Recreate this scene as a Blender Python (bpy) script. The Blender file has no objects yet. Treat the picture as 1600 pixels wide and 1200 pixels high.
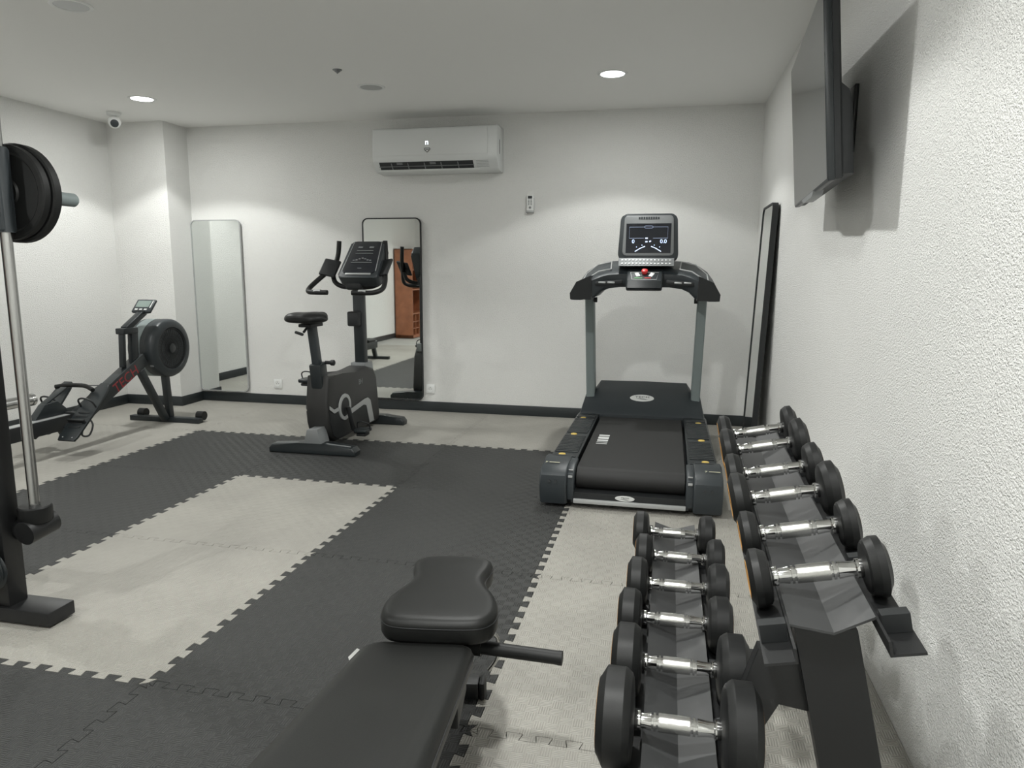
import bpy, bmesh, math, random
from mathutils import Vector, Matrix
random.seed(4)
sc = bpy.context.scene
COL = sc.collection
PI = math.pi
V = Vector

# ------------------------------------------------------------------ materials
def nodes(name):
    m = bpy.data.materials.new(name); m.use_nodes = True
    nt = m.node_tree; b = nt.nodes['Principled BSDF']
    return m, nt, b

def mat(name, col, rough=.5, metal=0., bump=None, var=0., spec=.5, coat=0.):
    """bump=(scale,strength,distance)"""
    m, nt, b = nodes(name)
    b.inputs['Roughness'].default_value = rough
    b.inputs['Metallic'].default_value = metal
    b.inputs['Specular IOR Level'].default_value = spec
    b.inputs['Coat Weight'].default_value = coat
    c = (*col, 1)
    tc = nt.nodes.new('ShaderNodeTexCoord')
    if var:
        n = nt.nodes.new('ShaderNodeTexNoise'); n.inputs['Scale'].default_value = 7; n.inputs['Detail'].default_value = 5
        r = nt.nodes.new('ShaderNodeValToRGB')
        r.color_ramp.elements[0].position = .3; r.color_ramp.elements[1].position = .7
        r.color_ramp.elements[0].color = (*[x*(1-var) for x in col], 1)
        r.color_ramp.elements[1].color = (*[min(1, x*(1+var)) for x in col], 1)
        nt.links.new(tc.outputs['Object'], n.inputs['Vector']); nt.links.new(n.outputs['Fac'], r.inputs['Fac'])
        nt.links.new(r.outputs['Color'], b.inputs['Base Color'])
    else:
        b.inputs['Base Color'].default_value = c
    if bump:
        n2 = nt.nodes.new('ShaderNodeTexNoise'); n2.inputs['Scale'].default_value = bump[0]; n2.inputs['Detail'].default_value = 3
        bp = nt.nodes.new('ShaderNodeBump'); bp.inputs['Strength'].default_value = bump[1]; bp.inputs['Distance'].default_value = bump[2]
        nt.links.new(tc.outputs['Object'], n2.inputs['Vector']); nt.links.new(n2.outputs['Fac'], bp.inputs['Height'])
        nt.links.new(bp.outputs['Normal'], b.inputs['Normal'])
    return m

def emis(name, col, s):
    m, nt, b = nodes(name)
    b.inputs['Base Color'].default_value = (*col, 1)
    b.inputs['Emission Color'].default_value = (*col, 1); b.inputs['Emission Strength'].default_value = s
    return m

def wall_mat(name, col):
    m, nt, b = nodes(name)
    b.inputs['Base Color'].default_value = (*col, 1); b.inputs['Roughness'].default_value = .85
    b.inputs['Specular IOR Level'].default_value = .25
    tc = nt.nodes.new('ShaderNodeTexCoord')
    n = nt.nodes.new('ShaderNodeTexNoise'); n.inputs['Scale'].default_value = 165; n.inputs['Detail'].default_value = 3; n.inputs['Roughness'].default_value = .6
    v = nt.nodes.new('ShaderNodeTexVoronoi'); v.inputs['Scale'].default_value = 230
    mx = nt.nodes.new('ShaderNodeMath'); mx.operation = 'ADD'
    nt.links.new(tc.outputs['Object'], n.inputs['Vector']); nt.links.new(tc.outputs['Object'], v.inputs['Vector'])
    nt.links.new(n.outputs['Fac'], mx.inputs[0]); 
    ml = nt.nodes.new('ShaderNodeMath'); ml.operation = 'MULTIPLY'; ml.inputs[1].default_value = .35
    nt.links.new(v.outputs['Distance'], ml.inputs[0]); nt.links.new(ml.outputs[0], mx.inputs[1])
    bp = nt.nodes.new('ShaderNodeBump'); bp.inputs['Strength'].default_value = 1.0; bp.inputs['Distance'].default_value = .0085
    nt.links.new(mx.outputs[0], bp.inputs['Height']); nt.links.new(bp.outputs['Normal'], b.inputs['Normal'])
    return m

def foam_mat(name, col):
    """puzzle-mat foam: woven blocks of fine ridges running in alternating directions, light scuffs"""
    m, nt, b = nodes(name)
    b.inputs['Roughness'].default_value = .55; b.inputs['Specular IOR Level'].default_value = .4
    L = nt.links.new
    tc = nt.nodes.new('ShaderNodeTexCoord')
    ch = nt.nodes.new('ShaderNodeTexChecker'); ch.inputs['Scale'].default_value = 1/.034
    ch.inputs['Color1'].default_value = (1, 1, 1, 1); ch.inputs['Color2'].default_value = (0, 0, 0, 1)
    wx = nt.nodes.new('ShaderNodeTexWave'); wx.bands_direction = 'X'; wx.inputs['Scale'].default_value = 46
    wy = nt.nodes.new('ShaderNodeTexWave'); wy.bands_direction = 'Y'; wy.inputs['Scale'].default_value = 46
    mp = nt.nodes.new('ShaderNodeMapping'); mp.inputs['Location'].default_value = (0, 0, .011)
    L(tc.outputs['Object'], mp.inputs['Vector'])
    for n in (ch, wx, wy): L(mp.outputs['Vector'], n.inputs['Vector'])
    mx = nt.nodes.new('ShaderNodeMixRGB')
    L(ch.outputs['Fac'], mx.inputs['Fac']); L(wx.outputs['Color'], mx.inputs[1]); L(wy.outputs['Color'], mx.inputs[2])
    vo = nt.nodes.new('ShaderNodeTexVoronoi'); vo.inputs['Scale'].default_value = 1/.05; vo.inputs['Randomness'].default_value = .15
    L(mp.outputs['Vector'], vo.inputs['Vector'])
    ad = nt.nodes.new('ShaderNodeMath'); ad.operation = 'MULTIPLY_ADD'; ad.inputs[1].default_value = .8
    a2 = nt.nodes.new('ShaderNodeMath'); a2.operation = 'MULTIPLY_ADD'; a2.inputs[1].default_value = 1.1
    L(ch.outputs['Fac'], a2.inputs[0]); L(mx.outputs['Color'], a2.inputs[2])
    L(vo.outputs['Distance'], ad.inputs[0]); L(a2.outputs[0], ad.inputs[2])
    bp = nt.nodes.new('ShaderNodeBump'); bp.inputs['Strength'].default_value = .6; bp.inputs['Distance'].default_value = .0035
    L(ad.outputs[0], bp.inputs['Height']); L(bp.outputs['Normal'], b.inputs['Normal'])
    n = nt.nodes.new('ShaderNodeTexNoise'); n.inputs['Scale'].default_value = 2.3; n.inputs['Detail'].default_value = 6; n.inputs['Roughness'].default_value = .6
    L(tc.outputs['Object'], n.inputs['Vector'])
    r = nt.nodes.new('ShaderNodeValToRGB'); r.color_ramp.elements[0].position = .3; r.color_ramp.elements[1].position = .7
    r.color_ramp.elements[0].color = (*[x*.88 for x in col], 1); r.color_ramp.elements[1].color = (*[x*1.1 for x in col], 1)
    L(n.outputs['Fac'], r.inputs['Fac'])
    ml = nt.nodes.new('ShaderNodeMixRGB'); ml.blend_type = 'MULTIPLY'; ml.inputs['Fac'].default_value = .16
    L(r.outputs['Color'], ml.inputs[1]); L(mx.outputs['Color'], ml.inputs[2]); L(ml.outputs['Color'], b.inputs['Base Color'])
    return m

M = {}
M['wall'] = wall_mat('white_rough_plaster', (.84, .84, .82))
M['ceiling'] = mat('ceiling_paint', (.84, .84, .825), .9, spec=.2)
M['base'] = mat('baseboard_charcoal', (.020, .025, .027), .45)
M['subfloor'] = mat('subfloor_grey', (.37, .37, .35), .7, var=.06)
M['foam_dark'] = foam_mat('dark_grey_foam', (.038, .039, .038))
M['foam_light'] = foam_mat('light_grey_foam', (.375, .362, .328))
M['black'] = mat('black_powder_coat', (.009, .0095, .010), .45, bump=(400, .1, .001))
M['blackm'] = mat('matt_black_plastic', (.011, .0125, .0135), .55)
M['blackg'] = mat('satin_black_plastic', (.015, .019, .021), .36)
M['grey'] = mat('charcoal_plastic', (.027, .033, .037), .42)
M['brown'] = mat('charcoal_shroud', (.022, .022, .0215), .48, bump=(600, .15, .001))
M['rubber'] = mat('black_rubber', (.0085, .009, .009), .47, bump=(500, .15, .001), var=.12, spec=.32)
M['leather'] = mat('black_vinyl', (.010, .0105, .010), .44, bump=(650, .2, .001), spec=.28)
M['steel'] = mat('grey_painted_steel', (.20, .235, .235), .45, metal=.1)
M['silver'] = mat('silver_plastic', (.42, .43, .43), .35, metal=.3)
M['silverd'] = mat('dull_silver_plastic', (.22, .23, .235), .4, metal=.3)
M['chrome'] = mat('chrome', (.66, .66, .65), .10, metal=1.)
M['knurl'] = mat('knurled_chrome', (.60, .60, .58), .2, metal=1., bump=(700, .5, .0006))
M['plate'] = mat('graphite_sheet_metal', (.040, .041, .042), .42)
M['brushed'] = mat('brushed_steel_rod', (.50, .50, .49), .25, metal=1.)
M['mirror'] = mat('mirror_glass', (.86, .89, .875), .015, metal=1.)
M['belt'] = mat('treadmill_belt', (.012, .012, .012), .62, bump=(700, .3, .001))
M['white'] = mat('white_plastic', (.74, .75, .74), .35)
M['acwhite'] = mat('air_conditioner_white', (.66, .675, .67), .3)
M['darkslot'] = mat('dark_slot', (.03, .033, .035), .6)
M['gold'] = mat('yellow_dot', (.62, .44, .10), .4)
M['goldtext'] = mat('pale_print', (.60, .58, .42), .5)
M['print'] = mat('white_print', (.62, .63, .62), .5)
M['red'] = mat('red_plastic', (.55, .03, .03), .4)
M['redprint'] = mat('dark_red_print', (.30, .03, .035), .5)
M['green'] = mat('green_print', (.10, .35, .12), .5)
M['orange'] = mat('orange_ring_print', (.45, .22, .05), .5)
M['screen'] = mat('glossy_screen', (.010, .012, .018), .08, spec=.8)
M['tvscreen'] = mat('tv_screen_glass', (.035, .038, .038), .12, spec=.6)
M['lcd'] = mat('grey_lcd', (.20, .25, .23), .25)
M['glow'] = emis('display_glow', (.62, .74, 1.), 1.1)
M['glowdim'] = emis('display_glow_dim', (.30, .36, .50), .45)
M['lamp'] = emis('lamp_disc', (.96, .99, 1.), 16)
M['acglow'] = emis('temperature_display', (.85, .92, 1.), 2.2)
M['wood'] = mat('cherry_veneer', (.30, .115, .055), .4, var=.18)
M['paper'] = mat('paper_tag', (.80, .80, .78), .6)
M['cream'] = mat('cream_panel', (.66, .62, .50), .7)

# ------------------------------------------------------------------ mesh helpers
def frame(z):
    z = V(z).normalized()
    a = V((0, 0, 1)) if abs(z.z) < .9 else V((0, 1, 0))
    x = a.cross(z).normalized(); y = z.cross(x)
    return x, y, z

class B:
    def __init__(s): s.bm = bmesh.new()
    def add(s, verts, faces):
        vs = [s.bm.verts.new(v) for v in verts]
        for f in faces:
            try: s.bm.faces.new([vs[i] for i in f])
            except ValueError: pass
        return vs
    def merge(s, tmp):
        me = bpy.data.meshes.new('t'); tmp.to_mesh(me); tmp.free(); s.bm.from_mesh(me); bpy.data.meshes.remove(me)
    def box(s, c, d, rot=None, bev=0., seg=2):
        t = bmesh.new(); bmesh.ops.create_cube(t, size=1)
        bmesh.ops.scale(t, vec=d, verts=t.verts)
        if bev: bmesh.ops.bevel(t, geom=list(t.edges), offset=min(bev, min(d)*.49), segments=seg, profile=.5, affect='EDGES')
        if rot is not None: bmesh.ops.transform(t, matrix=rot.to_4x4(), verts=t.verts)
        bmesh.ops.translate(t, vec=V(c), verts=t.verts); s.merge(t); return s
    def bx(s, x0, x1, y0, y1, z0, z1, bev=0., seg=2):
        return s.box(((x0+x1)/2, (y0+y1)/2, (z0+z1)/2), (abs(x1-x0), abs(y1-y0), abs(z1-z0)), None, bev, seg)
    def beam(s, p0, p1, w, h, up=(0, 0, 1), bev=.004):
        p0 = V(p0); p1 = V(p1); d = (p1-p0); L = d.length; d.normalize(); u = V(up)
        x = d.cross(u)
        if x.length < 1e-3: x = d.cross(V((0, 1, 0)))
        x.normalize(); y = x.cross(d)
        R = Matrix((x, d, y)).transposed()
        return s.box((p0+p1)/2, (w, L, h), R, bev)
    def cyl(s, p0, p1, r0, r1=None, n=32, cap=True):
        return s.lathe([(0, r0), ((V(p1)-V(p0)).length, r0 if r1 is None else r1)], p0, V(p1)-V(p0), n, cap)
    def lathe(s, prof, o, ax, n=40, cap=True):
        """prof = [(distance along axis, radius)]"""
        x, y, z = frame(ax); o = V(o); rings = []
        for (t, r) in prof:
            rings.append([s.bm.verts.new(o+z*t+(x*math.cos(2*PI*i/n)+y*math.sin(2*PI*i/n))*max(r, 1e-5)) for i in range(n)])
        for a, b in zip(rings, rings[1:]):
            for i in range(n): s.bm.faces.new((a[i], a[(i+1) % n], b[(i+1) % n], b[i]))
        if cap:
            s.bm.faces.new(list(reversed(rings[0]))); s.bm.faces.new(rings[-1])
        return s
    def tube(s, pts, r, n=16, smooth=6, cap=True):
        P = [V(p) for p in pts]
        if smooth and len(P) > 2:
            Q = []
            for i in range(len(P)-1):
                a = P[max(i-1, 0)]; b = P[i]; c = P[i+1]; d = P[min(i+2, len(P)-1)]
                for k in range(smooth):
                    t = k/smooth
                    Q.append(.5*((2*b)+(c-a)*t+(2*a-5*b+4*c-d)*t*t+(3*b-a-3*c+d)*t**3))
            Q.append(P[-1]); P = Q
        rr = r if callable(r) else (lambda t: r)
        T = [(P[min(i+1, len(P)-1)]-P[max(i-1, 0)]).normalized() for i in range(len(P))]
        x, y, _ = frame(T[0]); rings = []
        for i, p in enumerate(P):
            x = (x-T[i]*x.dot(T[i])).normalized(); y = T[i].cross(x); q = rr(i/(len(P)-1))
            rings.append([s.bm.verts.new(p+(x*math.cos(2*PI*k/n)+y*math.sin(2*PI*k/n))*q) for k in range(n)])
        for a, b in zip(rings, rings[1:]):
            for i in range(n): s.bm.faces.new((a[i], a[(i+1) % n], b[(i+1) % n], b[i]))
        if cap: s.bm.faces.new(list(reversed(rings[0]))); s.bm.faces.new(rings[-1])
        return s
    def prism(s, poly, axis, a, b, bev=0., seg=2):
        """poly in the plane perpendicular to axis ('x': (y,z), 'y': (x,z), 'z': (x,y)), from a to b"""
        t = bmesh.new()
        def P(q, h): return {'x': (h, q[0], q[1]), 'y': (q[0], h, q[1]), 'z': (q[0], q[1], h)}[axis]
        A = [t.verts.new(P(q, a)) for q in poly]; Bv = [t.verts.new(P(q, b)) for q in poly]; n = len(poly)
        t.faces.new(A); t.faces.new(list(reversed(Bv)))
        for i in range(n): t.faces.new((A[(i+1) % n], A[i], Bv[i], Bv[(i+1) % n]))
        if bev:
            ed = [e for e in t.edges if (e.verts[0] in A) == (e.verts[1] in A)]
            bmesh.ops.bevel(t, geom=ed, offset=bev, segments=seg, profile=.5, affect='EDGES')
        bmesh.ops.recalc_face_normals(t, faces=t.faces); s.merge(t); return s
    def loft(s, secs, cap=True):
        R = [[s.bm.verts.new(v) for v in sec] for sec in secs]; n = len(R[0])
        for a, b in zip(R, R[1:]):
            for i in range(n): s.bm.faces.new((a[i], a[(i+1) % n], b[(i+1) % n], b[i]))
        if cap: s.bm.faces.new(list(reversed(R[0]))); s.bm.faces.new(R[-1])
        return s
    def xf(s, m): bmesh.ops.transform(s.bm, matrix=m, verts=s.bm.verts); return s

def fin(name, b, m, parent=None, ang=38, sub=0):
    bm = b.bm
    bmesh.ops.recalc_face_normals(bm, faces=bm.faces)
    off = V((0, 0, 0)); p = parent
    while p is not None: off = off+V(p.get('_o', (0, 0, 0))); p = p.parent
    if parent is not None and off.length > 0: bmesh.ops.translate(bm, vec=-off, verts=bm.verts)
    if not sub:
        for f in bm.faces: f.smooth = True
        for e in bm.edges:
            if len(e.link_faces) == 2 and e.calc_face_angle(0) > math.radians(ang): e.smooth = False
    me = bpy.data.meshes.new(name); bm.to_mesh(me); bm.free()
    o = bpy.data.objects.new(name, me); COL.objects.link(o)
    if m is not None: me.materials.append(m)
    if parent is not None: o.parent = parent
    if sub:
        for f in me.polygons: f.use_smooth = True
        mod = o.modifiers.new('sub', 'SUBSURF'); mod.levels = sub; mod.render_levels = sub
    return o

def tag(o, label=None, cat=None, group=None, kind=None):
    if label: o['label'] = label
    if cat: o['category'] = cat
    if group: o['group'] = group
    if kind: o['kind'] = kind
    return o

def thing(name, label, cat, loc, group=None):
    o = bpy.data.objects.new(name, None); COL.objects.link(o); o.empty_display_size = .05
    o.location = loc; o['_o'] = tuple(float(q) for q in loc)
    return tag(o, label, cat, group)

def struct(name, b, m, label=None):
    o = fin(name, b, m); return tag(o, label=label, kind='structure')

def rounded(x0, x1, z0, z1, r, n=6):
    out = []
    for (cx, cz, a0) in ((x1-r, z1-r, 0), (x0+r, z1-r, PI/2), (x0+r, z0+r, PI), (x1-r, z0+r, 1.5*PI)):
        for i in range(n+1):
            a = a0+PI/2*i/n; out.append((cx+r*math.cos(a), cz+r*math.sin(a)))
    return out

def text(name, s, size, m, parent, mtx, depth=.0006, sx=1.):
    """lettering as a thin mesh; mtx places the text plane (x right, y up) in the world"""
    cu = bpy.data.curves.new(name, 'FONT'); cu.body = s; cu.size = size; cu.extrude = depth
    cu.align_x = 'CENTER'; cu.align_y = 'CENTER'
    t = bpy.data.objects.new('t', cu); COL.objects.link(t)
    dg = bpy.context.evaluated_depsgraph_get(); dg.update()
    me = bpy.data.meshes.new_from_object(t.evaluated_get(dg)); bpy.data.objects.remove(t)
    me.name = name; bm = bmesh.new(); bm.from_mesh(me); bpy.data.meshes.remove(me)
    bmesh.ops.scale(bm, vec=(sx, 1, 1), verts=bm.verts)
    bmesh.ops.transform(bm, matrix=mtx, verts=bm.verts)
    b = B(); b.bm.free(); b.bm = bm
    return fin(name, b, m, parent)

def pm(o, xr, yu):
    """matrix with origin o, x axis xr, y axis yu"""
    x = V(xr).normalized(); y = V(yu).normalized(); z = x.cross(y).normalized(); y = z.cross(x)
    m = Matrix((x, y, z)).transposed().to_4x4(); m.translation = V(o); return m

# ------------------------------------------------------------------ room
H = 2.456; XL = -1.33; XR = 4.125; YB = 1.14; YN = -6.3
CX = -.77; CY = .834
t = .12
struct('floor', B().bx(XL-t, XR+t, YN-t, YB+t, -.13, -.012), M['subfloor'])
struct('ceiling', B().bx(XL-t, XR+t, YN-t, YB+t, H, H+.1), M['ceiling'])
struct('wall_back', B().bx(XL-t, XR+t, YB, YB+t, -.012, H), M['wall'])
struct('wall_right', B().bx(XR, XR+t, YN, YB, -.012, H), M['wall'])
struct('wall_left', B().bx(XL-t, XL, YN, YB, -.012, H), M['wall'])
struct('wall_front', B().bx(XL-t, XR+t, YN-t, YN, -.012, H), M['wall'])
struct('wall_pillar', B().bx(XL, CX, CY, YB, -.012, H), M['wall'])
bb = .085; bt = .012
struct('baseboard_back', B().bx(CX, XR, YB-bt, YB, 0, bb, .002), M['base'])
b = B(); b.bx(XL, CX+bt, CY-bt, CY, 0, bb, .002); b.bx(CX, CX+bt, CY, YB-bt, 0, bb, .002)
struct('baseboard_pillar', b, M['base'])
struct('baseboard_left', B().bx(XL, XL+bt, YN, CY-bt, 0, bb, .002), M['base'])

# ------------------------------------------------------------------ jigsaw foam tiles
HT = .028; GAP = .0011
def jig(p, q):
    """dovetail seam from p to q (12 teeth per metre)"""
    p = V((*p, 0)); q = V((*q, 0)); d = q-p; L = d.length; n = max(1, round(L*12)); d.normalize(); nn = V((-d.y, d.x, 0)); P = L/n
    out = [p.copy()]
    for i in range(n):
        for (u, h) in ((.30, -.5), (.22, .42), (.26, .5), (.74, .5), (.78, .42), (.70, -.5)):
            out.append(p+d*((i+u)*P)+nn*(h*HT))
    out.append(q.copy()); return out
xs = [XL+bt, 0, 1, 2, 3, XR]; ys = [YB-bt, 0, -1, -2, -3, -4]
def edge(p, q, interior):
    if not interior: return [V((*p, 0)), V((*q, 0))]
    k0, k1 = (p, q) if (p < q) else (q, p)
    e = jig(k0, k1)
    return e if k0 == p else list(reversed(e))
DARK = {(c, r) for c in (1, 2, 3) for r in (1, 2, 3, 4)}-{(2, 2), (2, 3)}
cols = ['column beside the left wall', 'column left of the pale rectangle', 'column of the pale rectangle',
        'column right of the pale rectangle', 'column along the right wall']
rows = ['row against the back wall', 'row of the exercise bike', 'row where the pale rectangle begins',
        'row of the pale rectangle nearest the camera', 'row nearest the camera']
for c in range(5):
    for r in range(5):
        x0, x1, y1, y0 = xs[c], xs[c+1], ys[r], ys[r+1]
        pts = []
        cyi = r < 4
        e1 = edge((x0, y0), (x1, y0), cyi); e2 = edge((x1, y0), (x1, y1), c < 4)
        e3 = edge((x1, y1), (x0, y1), r > 0); e4 = edge((x0, y1), (x0, y0), c > 0)
        if c == 0 and r == 0:
            e3 = [V((x1, y1, 0)), V((CX+bt, y1, 0)), V((CX+bt, CY-bt, 0)), V((x0, CY-bt, 0))]
            e4 = [V((x0, CY-bt, 0)), V((x0, y0, 0))]
        for e in (e1, e2, e3, e4): pts += e[:-1]
        n = len(pts); off = []
        for i in range(n):
            a, bq, d = pts[i-1], pts[i], pts[(i+1) % n]
            u = (bq-a).normalized(); w = (d-bq).normalized()
            n1 = V((-u.y, u.x, 0)); n2 = V((-w.y, w.x, 0)); nn = n1+n2
            k = nn.length_squared
            off.append(bq+(nn*(2*GAP/k) if k > .3 else n1*GAP))
        t = B(); A = [t.bm.verts.new((v.x, v.y, 0)) for v in off]; Z = [t.bm.verts.new((v.x, v.y, -.0118)) for v in off]
        t.bm.faces.new(A)
        for i in range(n): t.bm.faces.new((A[i], Z[i], Z[(i+1) % n], A[(i+1) % n]))
        dark = (c, r) in DARK
        o = fin('foam_floor_tile', t, M['foam_dark' if dark else 'foam_light'], ang=20)
        tag(o, f"{'dark' if dark else 'light'} grey jigsaw foam floor tile, {cols[c]}, {rows[r]}", 'floor mat', 'interlocking foam floor tiles')

# ------------------------------------------------------------------ ceiling fixtures
def downlight(x, y, lit, label):
    T = thing('ceiling_light', label, 'ceiling light', (x, y, H), 'round ceiling lights')
    b = B(); b.lathe([(0, .096), (.004, .094), (.006, .088), (.0045, .076), (.0005, .074)], (x, y, H), (0, 0, -1), 48, False)
    fin('trim_ring', b, M['white'], T)
    b = B(); b.lathe([(0, .0745), (.0032, .0745)], (x, y, H-.0002), (0, 0, -1), 48)
    fin('diffuser', b, M['lamp'] if lit else M['silver'], T)
    return T
LIT = [(-.365, .105), (3.075, .105)]
downlight(-.365, .105, True, 'lit round recessed ceiling light at the left, near the wall pillar')
downlight(3.075, .105, True, 'lit round recessed ceiling light above the treadmill')
downlight(1.432, .121, False, 'unlit flat round ceiling fixture in front of the air conditioner')
downlight(.655, -1.60, False, 'unlit round ceiling fixture cut by the top left edge of the photo')
HID = [(2.72, -2.10), (3.15, -3.90), (3.1, -5.4), (-.365, -2.3), (.6, -4.6)]
for i, (x, y) in enumerate(HID):
    downlight(x, y, True, ['lit round ceiling light beside the television, above the frame', 'lit round ceiling light above the dumbbell rack and the camera',
        'lit round ceiling light behind the camera on the right', 'lit round ceiling light above the rowing machine, left of the frame', 'lit round ceiling light behind the camera on the left'][i])
def spot(x, y, e, size=122, blend=.18, r=.05):
    L = bpy.data.lights.new('downlight_lamp', 'SPOT'); L.energy = e; L.spot_size = math.radians(size); L.spot_blend = blend; L.shadow_soft_size = r
    L.color = (.99, 1., .968)
    o = bpy.data.objects.new('downlight_lamp', L); o.location = (x, y, H-.012); COL.objects.link(o)
def wide(x, y, e, r=.070):
    L = bpy.data.lights.new('downlight_panel', 'AREA'); L.shape = 'DISK'; L.size = r*2; L.energy = e; L.color = (.99, 1., .968)
    o = bpy.data.objects.new('downlight_panel', L); o.location = (x, y, H-.010); COL.objects.link(o)
for (x, y), e in zip(LIT, (1, .72)): spot(x, y, 72*e); wide(x, y, 13*e)
for (x, y), e, c in zip(HID, (1.1, 1.1, 1.15, .95, 1.2), (136, 142, 134, 141, 141)): spot(x, y, 72*e, c, .15); wide(x, y, 13*e)

x, y = 1.397, -.322
T = thing('fire_sprinkler', 'small metal sprinkler head on the ceiling left of the round fixture', 'sprinkler', (x, y, H))
fin('escutcheon', B().lathe([(0, .03), (.004, .028), (.006, .012)], (x, y, H), (0, 0, -1), 32), M['silverd'], T)
b = B(); b.lathe([(0, .022), (.006, .018), (.014, .006), (.018, .004)], (x, y, H-.005), (0, 0, -1), 20)
fin('nozzle', b, M['silverd'], T)

# dome camera in the left corner
x, y = -.93, .47
T = thing('security_camera', 'small white turret security camera in the top left ceiling corner', 'security camera', (x, y, H))
fin('base_plate', B().lathe([(0, .055), (.02, .052), (.028, .035)], (x, y, H), (0, 0, -1), 40), M['white'], T)
d = V((.62, -.70, -.35)).normalized(); c = V((x, y, H-.075))
prof = [(.048*math.sin(a)*1., .048*math.cos(a)) for a in [(-PI/2+.15)+i*(PI-.5)/14 for i in range(15)]]
fin('housing', B().lathe(prof, c, d, 40), M['white'], T)
b = B(); b.lathe([(0, .030), (.006, .030), (.008, .024)], c+d*.043, d, 32); fin('lens', b, M['grey'], T)

# ------------------------------------------------------------------ air conditioner
T = thing('air_conditioner', 'white wall-mounted split air conditioner high on the back wall', 'air conditioner', (1.60, YB, 2.0))
ax0, ax1 = 1.085, 2.125
body = [(YB-.001, 2.345), (.96, 2.345), (.935, 2.335), (.925, 2.30), (.920, 2.115), (.93, 2.085), (.985, 2.02), (1.02, 2.004), (YB-.001, 2.0)]
fin('body', B().prism(body, 'x', ax0, ax1, .006), M['acwhite'], T)
b = B(); b.bx(ax0+.012, ax1-.075, .9155, .9195, 2.125, 2.325, .0015); fin('front_panel', b, M['acwhite'], T)
# outlet: recessed dark band on the slanted lower lip
def lip(u, d=0.):   # point on slanted face, u 0..1 from (.93,2.085) to (.985,2.02)
    a = V((0, .93, 2.085)); c = V((0, .985, 2.02)); n = V((0, -.065, -.055)).normalized()
    p = a+(c-a)*u+n*d; return p
b = B()
p0 = lip(.10, .0006); p1 = lip(.95, .0006)
b.add([(1.135, p0.y, p0.z), (1.925, p0.y, p0.z), (1.925, p1.y, p1.z), (1.135, p1.y, p1.z)], [(0, 1, 2, 3)])
fin('air_outlet', b, M['darkslot'], T)
b = B()
p = lip(.55, .004)
Rl = Matrix((V((1, 0, 0)), V((0, .055, -.065)).normalized(), V((0, -.065, -.055)).normalized())).transposed()
b.box((1.53, p.y, p.z), (.80, .006, .004), Rl, .001)
for i, xx in enumerate([1.24, 1.38, 1.52, 1.66, 1.80]): b.box((xx, p.y, p.z), (.008, .06, .004), Rl, .001)
for i, xx in enumerate([1.31, 1.59]): b.box((xx, lip(.3, .004).y, lip(.3).z), (.05, .02, .003), Rl, .001)
fin('louvre', b, M['silverd'], T)
b = B(); p = lip(.97, .008); b.box((1.545, p.y, p.z), (.86, .018, .006), Rl, .002); fin('flap', b, M['acwhite'], T)
b = B()
for k in range(5): q = lip(.15+.16*k, .0006); b.box((2.0, q.y, q.z), (.10, .002, .001), Rl)
fin('side_grille', b, M['silverd'], T)
b = B(); b.bx(ax1+.0003, ax1+.0012, 1.0, 1.012, 2.13, 2.24); fin('side_slot', b, M['darkslot'], T)
text('display_digit', 'n', .062, M['acglow'], T, pm((1.552, .9148, 2.222), (1, 0, 0), (0, 0, 1)))
b = B()
for (a, c) in (((-.022, .012), (.022, .012)), ((.022, .012), (.024, .002)), ((.024, .002), (0, -.02)), ((0, -.02), (-.024, .002)), ((-.024, .002), (-.022, .012)), ((-.014, 0), (.014, 0))):
    b.beam((1.555+a[0], .9146, 2.165+a[1]), (1.555+c[0], .9146, 2.165+c[1]), .001, .0045, (0, 0, 1), 0)
fin('logo', b, M['grey'], T)

# ------------------------------------------------------------------ remote control
T = thing('remote_control', 'white air conditioner remote in a wall holder right of the air conditioner', 'remote control', (2.352, YB, 1.685))
fin('handset', B().bx(2.325, 2.381, YB-.026, YB-.006, 1.695, 1.823, .006, 3), M['white'], T)
fin('screen', B().bx(2.336, 2.370, YB-.0275, YB-.0262, 1.792, 1.814), M['darkslot'], T)
b = B()
for i in range(2):
    for k in range(4): b.bx(2.337+.02*i, 2.349+.02*i, YB-.0275, YB-.0258, 1.742+.012*k, 1.749+.012*k, .001)
b.lathe([(0, .010), (.0015, .009)], (2.353, YB-.0262, 1.722), (0, -1, 0), 20)
fin('button', b, M['silverd'], T)
b = B(); b.bx(2.321, 2.385, YB-.030, YB-.001, 1.683, 1.7, .003); b.bx(2.321, 2.385, YB-.006, YB-.001, 1.69, 1.80, .001)
fin('holder', b, M['silver'], T)

# ------------------------------------------------------------------ sockets
for (x, lab) in ((.015, 'white wall socket low on the back wall behind the exercise bike seat'), (1.480, 'white wall socket low on the back wall right of the black-framed mirror')):
    z = .186 if x < 1 else .196
    T = thing('wall_socket', lab, 'socket', (x, YB, z), 'white wall sockets')
    fin('plate', B().bx(x-.041, x+.041, YB-.010, YB-.0005, z-.041, z+.041, .004), M['white'], T)
    b = B(); b.lathe([(0, .024), (-.002, .0225), (-.0021, .001)], (x, YB-.0125, z), (0, -1, 0), 32, False)
    b.lathe([(0, .027), (.003, .026), (.003, .0235), (0, .0235)], (x, YB-.0098, z), (0, -1, 0), 32, False); fin('socket_ring', b, M['white'], T)
    b = B(); b.cyl((x-.0095, YB-.0108, z), (x-.0095, YB-.0122, z), .003, n=12); b.cyl((x+.0095, YB-.0108, z), (x+.0095, YB-.0122, z), .003, n=12)
    b.cyl((x, YB-.0108, z+.014), (x, YB-.013, z+.014), .0025, n=12); fin('pin_hole', b, M['darkslot'], T)

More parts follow.
